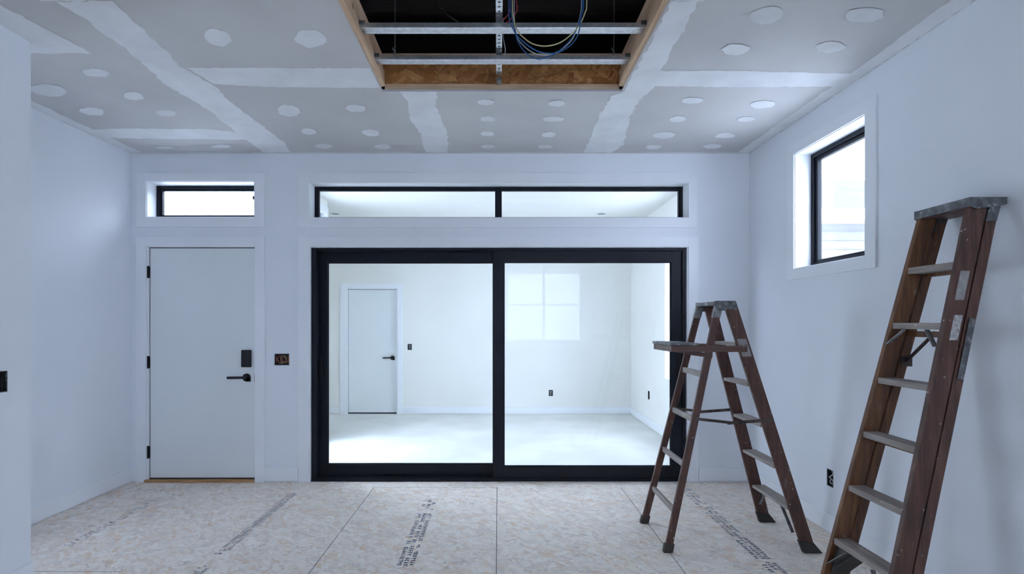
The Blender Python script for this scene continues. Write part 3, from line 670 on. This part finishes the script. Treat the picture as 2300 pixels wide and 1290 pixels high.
# cables hanging through the opening: (x, y) pixels in the plane at depth Y
def cp(x, y, Y): return ((x-VX)*Y/F, Y, EYE-(y-VY)*Y/F)
def cable(name, mat, pts, r_, label, Y=2.82):
    P = [cp(q[0], q[1], q[2] if len(q) > 2 else Y) for q in pts]
    o = MB().tube(spline(P, 10), r_, 8).build(name, mat); return tag(o, label, 'cable')
cable('hanging_cable', 'yellow', [(1152, -170), (1151, 0), (1153, 40), (1162, 68), (1178, 86), (1198, 99), (1225, 103.5), (1255, 97), (1280, 80), (1301, 57), (1314, 28), (1318, 0), (1318, -170)], .0033, 'yellow cable hanging in the shallowest loop from the ceiling opening')
cable('hanging_cable', 'blue', [(1144, -170, 2.80), (1143, 0, 2.80), (1143, 35, 2.80), (1150, 60, 2.80), (1163, 82, 2.80), (1186, 102, 2.80), (1210, 116, 2.80), (1236, 120, 2.80), (1258, 116, 2.80), (1283, 100, 2.80), (1299, 75, 2.80), (1305, 40, 2.80), (1311, 0, 2.80), (1311, -170, 2.80)], .0034, 'blue cable hanging in a loop just above the lowest loop')
cable('hanging_cable', 'blue', [(1148, -170, 2.86), (1147, 0, 2.86), (1150, 40, 2.86), (1157, 70, 2.86), (1163, 92, 2.86), (1175, 112, 2.86), (1192, 127, 2.86), (1212, 132.5, 2.86), (1234, 127, 2.86), (1252, 117, 2.86), (1276, 96, 2.86), (1295, 66, 2.86), (1305, 30, 2.86), (1308, 0, 2.86), (1308, -170, 2.86)], .0034, 'blue cable hanging in the lowest loop below the opening')
cable('hanging_cable', 'greyc', [(1156, -170, 2.92), (1155, 0, 2.92), (1155, 40, 2.92), (1158, 68, 2.92), (1166, 92, 2.92), (1195, 117, 2.92), (1225, 124, 2.92), (1258, 113, 2.92), (1284, 90, 2.92), (1297, 58, 2.92), (1304, 28, 2.92), (1306, 0, 2.92), (1306, -170, 2.92)], .003, 'pale grey cable looping together with the blue cables')
cable('hanging_cable', 'red', [(1160, -150, 3.1), (1160, 0, 3.1), (1162, 14, 3.1), (1158, 30, 3.12), (1148, 42, 3.15), (1136, 52, 3.2), (1120, 60, 3.3)], .0032, 'red cable curving behind the perforated strap, the outer of two')
cable('hanging_cable', 'red', [(1147, -150, 3.05), (1146, 0, 3.05), (1146, 20, 3.06), (1140, 34, 3.08), (1128, 46, 3.12), (1112, 52, 3.15), (1098, 55, 3.2)], .003, 'red cable curving behind the perforated strap, the inner of two')
cable('loose_cable', 'blackc', [(980, -150, 3.3), (985, 0, 3.3), (995, 20, 3.3), (1010, 36, 3.3), (1030, 50, 3.3)], .005, 'black cable hanging loose in the dark space above the opening')
cable('loose_cable', 'whitec', [(1130, 40, 3.2), (1130, 78, 3.2), (1133, 100, 3.2), (1135, 112, 3.2), (1133, 126, 3.2)], .0022, 'thin white cable end dangling beside the perforated strap')

# ------------------------------------------------------------------ open step ladder
LY = 3.71
r = thing('step_ladder', (1.70, LY, 0), 'open wooden step ladder with a pail shelf, standing on the floor before the sliding door', 'ladder')
H = 1.752
def lerp(a, b, t): return tuple(a[i]+(b[i]-a[i])*t for i in range(3))
rn0, rn1 = (1.205, 3.456, .05), (1.600, 3.555, H); rf0, rf1 = (1.190, 3.957, .05), (1.592, 3.865, H)
fn0, fn1 = (2.175, 3.450, .05), (1.678, 3.548, H); ff0, ff1 = (2.150, 3.975, .05), (1.672, 3.872, H)
def at(a, b, z): return lerp(a, b, (z-a[2])/(b[2]-a[2]))
for a, b in ((fn0, fn1), (ff0, ff1)): MB().shear(a, b, .094, .022).build('front_rail', 'ladder', r, .003)
for a, b in ((rn0, rn1), (rf0, rf1)): MB().shear(a, b, .052, .022).build('rear_rail', 'ladder', r, .003)
for z in (.30, .59, .88, 1.17, 1.46):
    n_, f_ = at(fn0, fn1, z), at(ff0, ff1, z)
    MB().box(n_[0]-.055, n_[0]+.045, n_[1]+.010, f_[1]-.010, z-.012, z+.012).build('tread', 'tread', r, .003)
for z in (1.245, .925, .607, .285):
    n_, f_ = at(rn0, rn1, z), at(rf0, rf1, z)
    MB().box(n_[0]-.022, n_[0]+.002, n_[1]-.008, f_[1]+.008, z-.020, z+.020).build('rear_rung', 'tread', r, .003)
cap = MB(); cap.box(1.562, 1.72, 3.545, 3.875, 1.745, 1.772); cap.build('top_cap', 'oldmetal', r, .004)
# side plates of the cap with rivets
for yy, s_ in ((3.535, -1), (3.885, 1)):
    y0 = yy if s_ < 0 else yy-.004
    mb = MB().prism([(1.566, y0, 1.776), (1.716, y0, 1.776), (1.744, y0, 1.690), (1.728, y0, 1.680), (1.640, y0, 1.705), (1.585, y0, 1.706), (1.564, y0, 1.728)], (0, .004, 0))
    pl = mb.build('cap_plate', 'oldmetal', r, .0015)
    for (xx, zz) in ((1.60, 1.735), (1.71, 1.715), (1.70, 1.755), (1.645, 1.752)): MB().tube([(xx, yy+.002*s_, zz), (xx, yy+.006*s_, zz)], .007, 8).build('rivet', 'bar', pl)
for a, b in ((rn0, rn1), (rf0, rf1)):
    p, q = at(a, b, 1.655), at(a, b, 1.745); MB().shear(p, q, .056, .028).build('hinge_strap', 'bar', r, .002)
# pail shelf
zs = 1.452
MB().box(1.226, 1.43, 3.495, 3.895, zs+.002, zs+.020).build('pail_shelf', 'oldmetal', r, .003)
for yy in (3.505, 3.885): MB().box(1.236, 1.78, yy-.011, yy+.011, zs-.044, zs).build('shelf_arm', 'ladder_h', r, .003)
MB().box(1.238, 1.262, 3.517, 3.873, zs-.044, zs).build('shelf_apron', 'ladder_h', r, .002)
for yy in (3.535, 3.86): MB().bar((1.34, yy, zs-.045), (1.545, yy, zs-.075), .014, .032).build('shelf_link', 'ladder_h', r, .003)
# spreaders
for yy, xa, xb in ((3.485, 1.415, 1.95), (3.925, 1.40, 1.93)):
    m_ = (xa+(xb-xa)*.46, yy, .905)
    mb = MB().bar((xa-.02, yy-.004, .935), m_, .004, .020); mb.bar((m_[0]-.03, yy+.001, .902), (xb, yy+.001, .925), .004, .022); mb.tube([(m_[0]-.012, yy-.01, .905), (m_[0]-.012, yy+.008, .905)], .008, 8)
    mb.tube([(xb-.01, yy-.006, .924), (xb-.01, yy+.008, .924)], .008, 8)
    mb.build('spreader', 'rust', r)
# feet
for a, b in ((fn0, fn1), (ff0, ff1)):
    p = at(a, b, 0.0); q = at(a, b, .085)
    mb = MB().hexa([(p[0]-.045, p[1]-.020, 0), (p[0]+.085, p[1]-.020, 0), (p[0]+.085, p[1]+.020, 0), (p[0]-.045, p[1]+.020, 0), (q[0]-.052, q[1]-.017, .085), (q[0]+.052, q[1]-.017, .070), (q[0]+.052, q[1]+.017, .070), (q[0]-.052, q[1]+.017, .085)])
    mb.build('foot', 'rubber', r, .004)
for a, b in ((rn0, rn1), (rf0, rf1)):
    p = at(a, b, 0.0); q = at(a, b, .06); MB().shear((p[0], p[1], 0), q, .068, .040).build('foot', 'boot', r, .006)
# braces under the lowest tread
n_, f_ = at(fn0, fn1, .18), at(ff0, ff1, .18); nt_, ft_ = at(fn0, fn1, .288), at(ff0, ff1, .288)
MB().bar((n_[0]-.05, n_[1]+.012, .13), (nt_[0]-.035, nt_[1]+.12, .288), .022, .004, (1, 0, 0)).build('brace', 'bar', r)
MB().bar((f_[0]-.0, f_[1]-.012, .15), (ft_[0]+.03, ft_[1]-.10, .288), .022, .004, (1, 0, 0)).build('brace', 'bar', r)
p = at(fn0, fn1, 1.50); q = at(fn0, fn1, 1.375)
MB().shear((q[0]-.002, q[1]-.0118, q[2]), (p[0]-.002, p[1]-.0118, p[2]), .066, .0016).build('sticker', 'sticker', r)
for z in (.30, .59, .88, 1.17, 1.46):
    for dx in (-.02, .02): p = at(fn0, fn1, z); MB().tube([(p[0]+dx, p[1]-.015, z), (p[0]+dx, p[1]-.010, z)], .005, 8).build('rivet', 'rust', r)

# ------------------------------------------------------------------ folded step ladder leaning on the right wall
r = thing('step_ladder', (2.0, 2.605, 0), 'tall folded wooden step ladder leaning its cap against the right wall', 'ladder')
LN = .242; X0 = 1.825; YC = 2.605; HT = 2.205
def fx(z): return X0+LN*z
def hw(z): return (.306+.0235*(2.232-z)/.308)/2
def rail(sgn, off, wx, wy, inset, z0, z1, mat, name, bev=.003):
    a = (fx(z0)+off+wx/2, YC+sgn*(hw(z0)-inset-wy/2), z0); b = (fx(z1)+off+wx/2, YC+sgn*(hw(z1)-inset-wy/2), z1)
    return MB().shear(a, b, wx, wy).build(name, mat, r, bev)
near = rail(-1, 0, .092, .026, 0, .03, HT, 'ladder', 'front_rail')
rail(1, 0, .092, .026, 0, .03, HT, 'ladder_in', 'front_rail')
rail(-1, .100, .052, .024, .0, .05, HT-.03, 'ladder', 'rear_rail')
rail(1, .100, .052, .024, .004, .05, HT-.03, 'ladder_in', 'rear_rail')
ST = [(.384+.308*i) for i in range(6)]
for i, z in enumerate(ST):
    h = hw(z)-.024
    MB().box(fx(z)+.004, fx(z)+.094, YC-h, YC+h, z-.034, z).build('tread', 'tread', r, .003)
    for s_ in (-1, 1):
        MB().tube([(fx(z)-.003, YC+s_*(hw(z)-.013), z-.018), (fx(z)+.004, YC+s_*(hw(z)-.013), z-.018)], .006, 8).build('rivet', 'bar', r)
# rear slats between the folded rear rails
for z in (ST[5]-.035, ST[4]-.06, ST[2]-.05, ST[0]-.06):
    h = hw(z)-.028; MB().box(fx(z)+.105, fx(z)+.128, YC-h, YC+h, z-.018, z+.014).build('rear_rung', 'ladder_in', r, .002)
# cap
zc = 2.206; cx0, cx1 = fx(2.232)-.014, XR-.012; h = hw(2.232)+.012
mb = MB(); mb.box(cx0, cx1, YC-h, YC+h, zc+.028, zc+.038)
mb.box(cx0, cx0+.004, YC-h, YC+h, zc-.008, zc+.030); mb.box(cx1-.004, cx1, YC-h, YC+h, zc+.004, zc+.030)
mb.prism([(cx0, YC-h, zc+.030), (cx1, YC-h, zc+.030), (cx1, YC-h, zc+.004), (cx1-.03, YC-h, zc-.004), (cx0+.03, YC-h, zc-.022), (cx0, YC-h, zc-.008)], (0, .004, 0))
mb.prism([(cx0, YC+h-.004, zc+.030), (cx1, YC+h-.004, zc+.030), (cx1, YC+h-.004, zc+.004), (cx1-.03, YC+h-.004, zc-.004), (cx0+.03, YC+h-.004, zc-.022), (cx0, YC+h-.004, zc-.008)], (0, .004, 0))
mb.build('top_cap', 'oldmetal', r, .002)
MB().box(cx0+.02, cx1-.02, YC-h+.035, YC+h-.035, zc-.012, zc+.027).build('cap_block', 'ladder_h', r)
for s_ in (-1, 1):
    a = (fx(2.10)+.128, YC+s_*(hw(2.1)-.012), 2.125); b = (fx(2.2)+.128, YC+s_*(hw(2.2)-.012), 2.20); MB().shear(a, b, .056, .032).build('hinge_strap', 'oldmetal', r, .003)
# knee braces below two of the treads
def knee(z, big=1.0):
    for s_ in (-1, 1):
        yr = YC+s_*(hw(z)-.026); d = .085*big
        MB().bar((fx(z-.034-d)+.002, yr, z-.034-d), (fx(z)+.003, yr-s_*d*.95, z-.036), .022, .004, (1, 0, .2)).build('brace', 'bar', r)
knee(ST[4]); knee(ST[0], 1.3)
z = ST[4]; MB().tube([(fx(z)+.11, YC+.0, z-.05), (fx(z-.2)+.118, YC+hw(z)-.04, z-.215)], .009, 8).build('stay_rod', 'rust', r)
MB().box(fx(z-.2)+.095, fx(z-.2)+.155, YC+hw(z)-.035, YC+hw(z)-.026, z-.245, z-.19).build('bracket', 'rust', r)
mb = MB(); z = ST[0]; mb.prism([(fx(z)+.02, YC+hw(z)-.03, z-.04), (fx(z)+.02, YC+hw(z)-.16, z-.04), (fx(z-.17)+.02, YC+hw(z)-.03, z-.20)], (.10, 0, 0)); mb.build('gusset', 'rubber', r)
# folded spreader plate on the near rear rail
za, zb_ = 1.64, 1.335
def rp_(z, off=.126): return (fx(z)+off, YC-hw(z)-.006, z)
sp = MB().bar(rp_(zb_), rp_(za), .006, .030, (0, 1, 0)).build('spreader', 'oldmetal', r, .003)
for z in (za-.018, zb_+.018): q = rp_(z); MB().tube([(q[0], q[1]-.007, z), (q[0], q[1]-.002, z)], .009, 10).build('rivet', 'bar', sp)
# stickers on the near front rail
def stick(z0, z1, off, wid, mat, lb):
    a = (fx(z0)+off, YC-hw(z0)-.0008, z0); b = (fx(z1)+off, YC-hw(z1)-.0008, z1)
    MB().shear(a, b, wid, .0016).build('sticker', mat, r, label=lb)
stick(1.73, 1.875, .046, .046, 'sticker', 'grey printed sticker'); stick(1.53, 1.655, .058, .042, 'sticker2', 'torn white sticker')
for s_ in (-1, 1):
    MB().shear((fx(0)+.046, YC+s_*(hw(0)-.013), 0), (fx(.07)+.046, YC+s_*(hw(.07)-.013), .07), .104, .038).build('foot', 'rubber', r, .004)
    MB().shear((fx(.045)+.126, YC+s_*(hw(0)-.014), .022), (fx(.08)+.126, YC+s_*(hw(.08)-.014), .08), .058, .034).build('foot', 'boot', r, .004)

# ------------------------------------------------------------------ outside
box('ground', 'ground', (-60, 60, -60, 60, -.40, -.30), kind='structure')
r = thing('neighbouring_house', (6.5, 12, -.3), 'pale neighbouring house with a grey shingled roof, seen through the side window', 'house')
box('wall', 'siding', (3.6, 20, 10.35, 18, -.3, 3.75), r)
mb = MB()
for q in range(18): mb.box(3.59, 20.0, 10.325, 10.35, 3.55-q*.19, 3.565-q*.19)
mb.build('siding_boards', 'siding', r)
mb = MB(); mb.prism([(3.2, 9.95, 3.93), (3.2, 13.4, 5.52), (3.2, 16.85, 3.93), (3.2, 16.85, 3.85), (3.2, 13.4, 5.44), (3.2, 9.95, 3.85)], (17, 0, 0)); mb.build('roof', 'roof', r)
mb = MB(); mb.box(3.2, 20.2, 9.93, 9.96, 3.70, 3.95).box(3.2, 20.2, 9.96, 10.35, 3.72, 3.75); mb.build('eave', 'trim', r)
mb = MB(); mb.prism([(3.62, 10.4, 3.74), (3.62, 13.4, 5.42), (3.62, 16.4, 3.74)], (.1, 0, 0)); mb.build('gable', 'siding', r)
r = thing('neighbouring_house', (1, -11, -.3), 'unseen pale house front added behind the camera to soften the rear window light and its reflection', 'house')
box('wall', 'added_facade', (-9, 11, -13, -9.5, -.3, 5.6), r)  # added out of view to cut the sky light from the rear window
mb = MB(); mb.prism([(-9.3, -9.2, 5.5), (-9.3, -11.2, 6.9), (-9.3, -13.3, 5.5)], (20.6, 0, 0)); mb.build('roof', 'roof', r)
for xx in (-5.5, -1.6, 3.9, 7.6):
    f = MB(); toN = lambda u, w_, v: (u, -9.5-w_, v); ring(f, xx, xx+1.2, 1.2, 2.8, .09, -.03, .02, toN); f = f.build('window_frame', 'trim', r)
    box('pane', 'device', (xx+.09, xx+1.11, -9.505, -9.495, 1.29, 2.71), f)
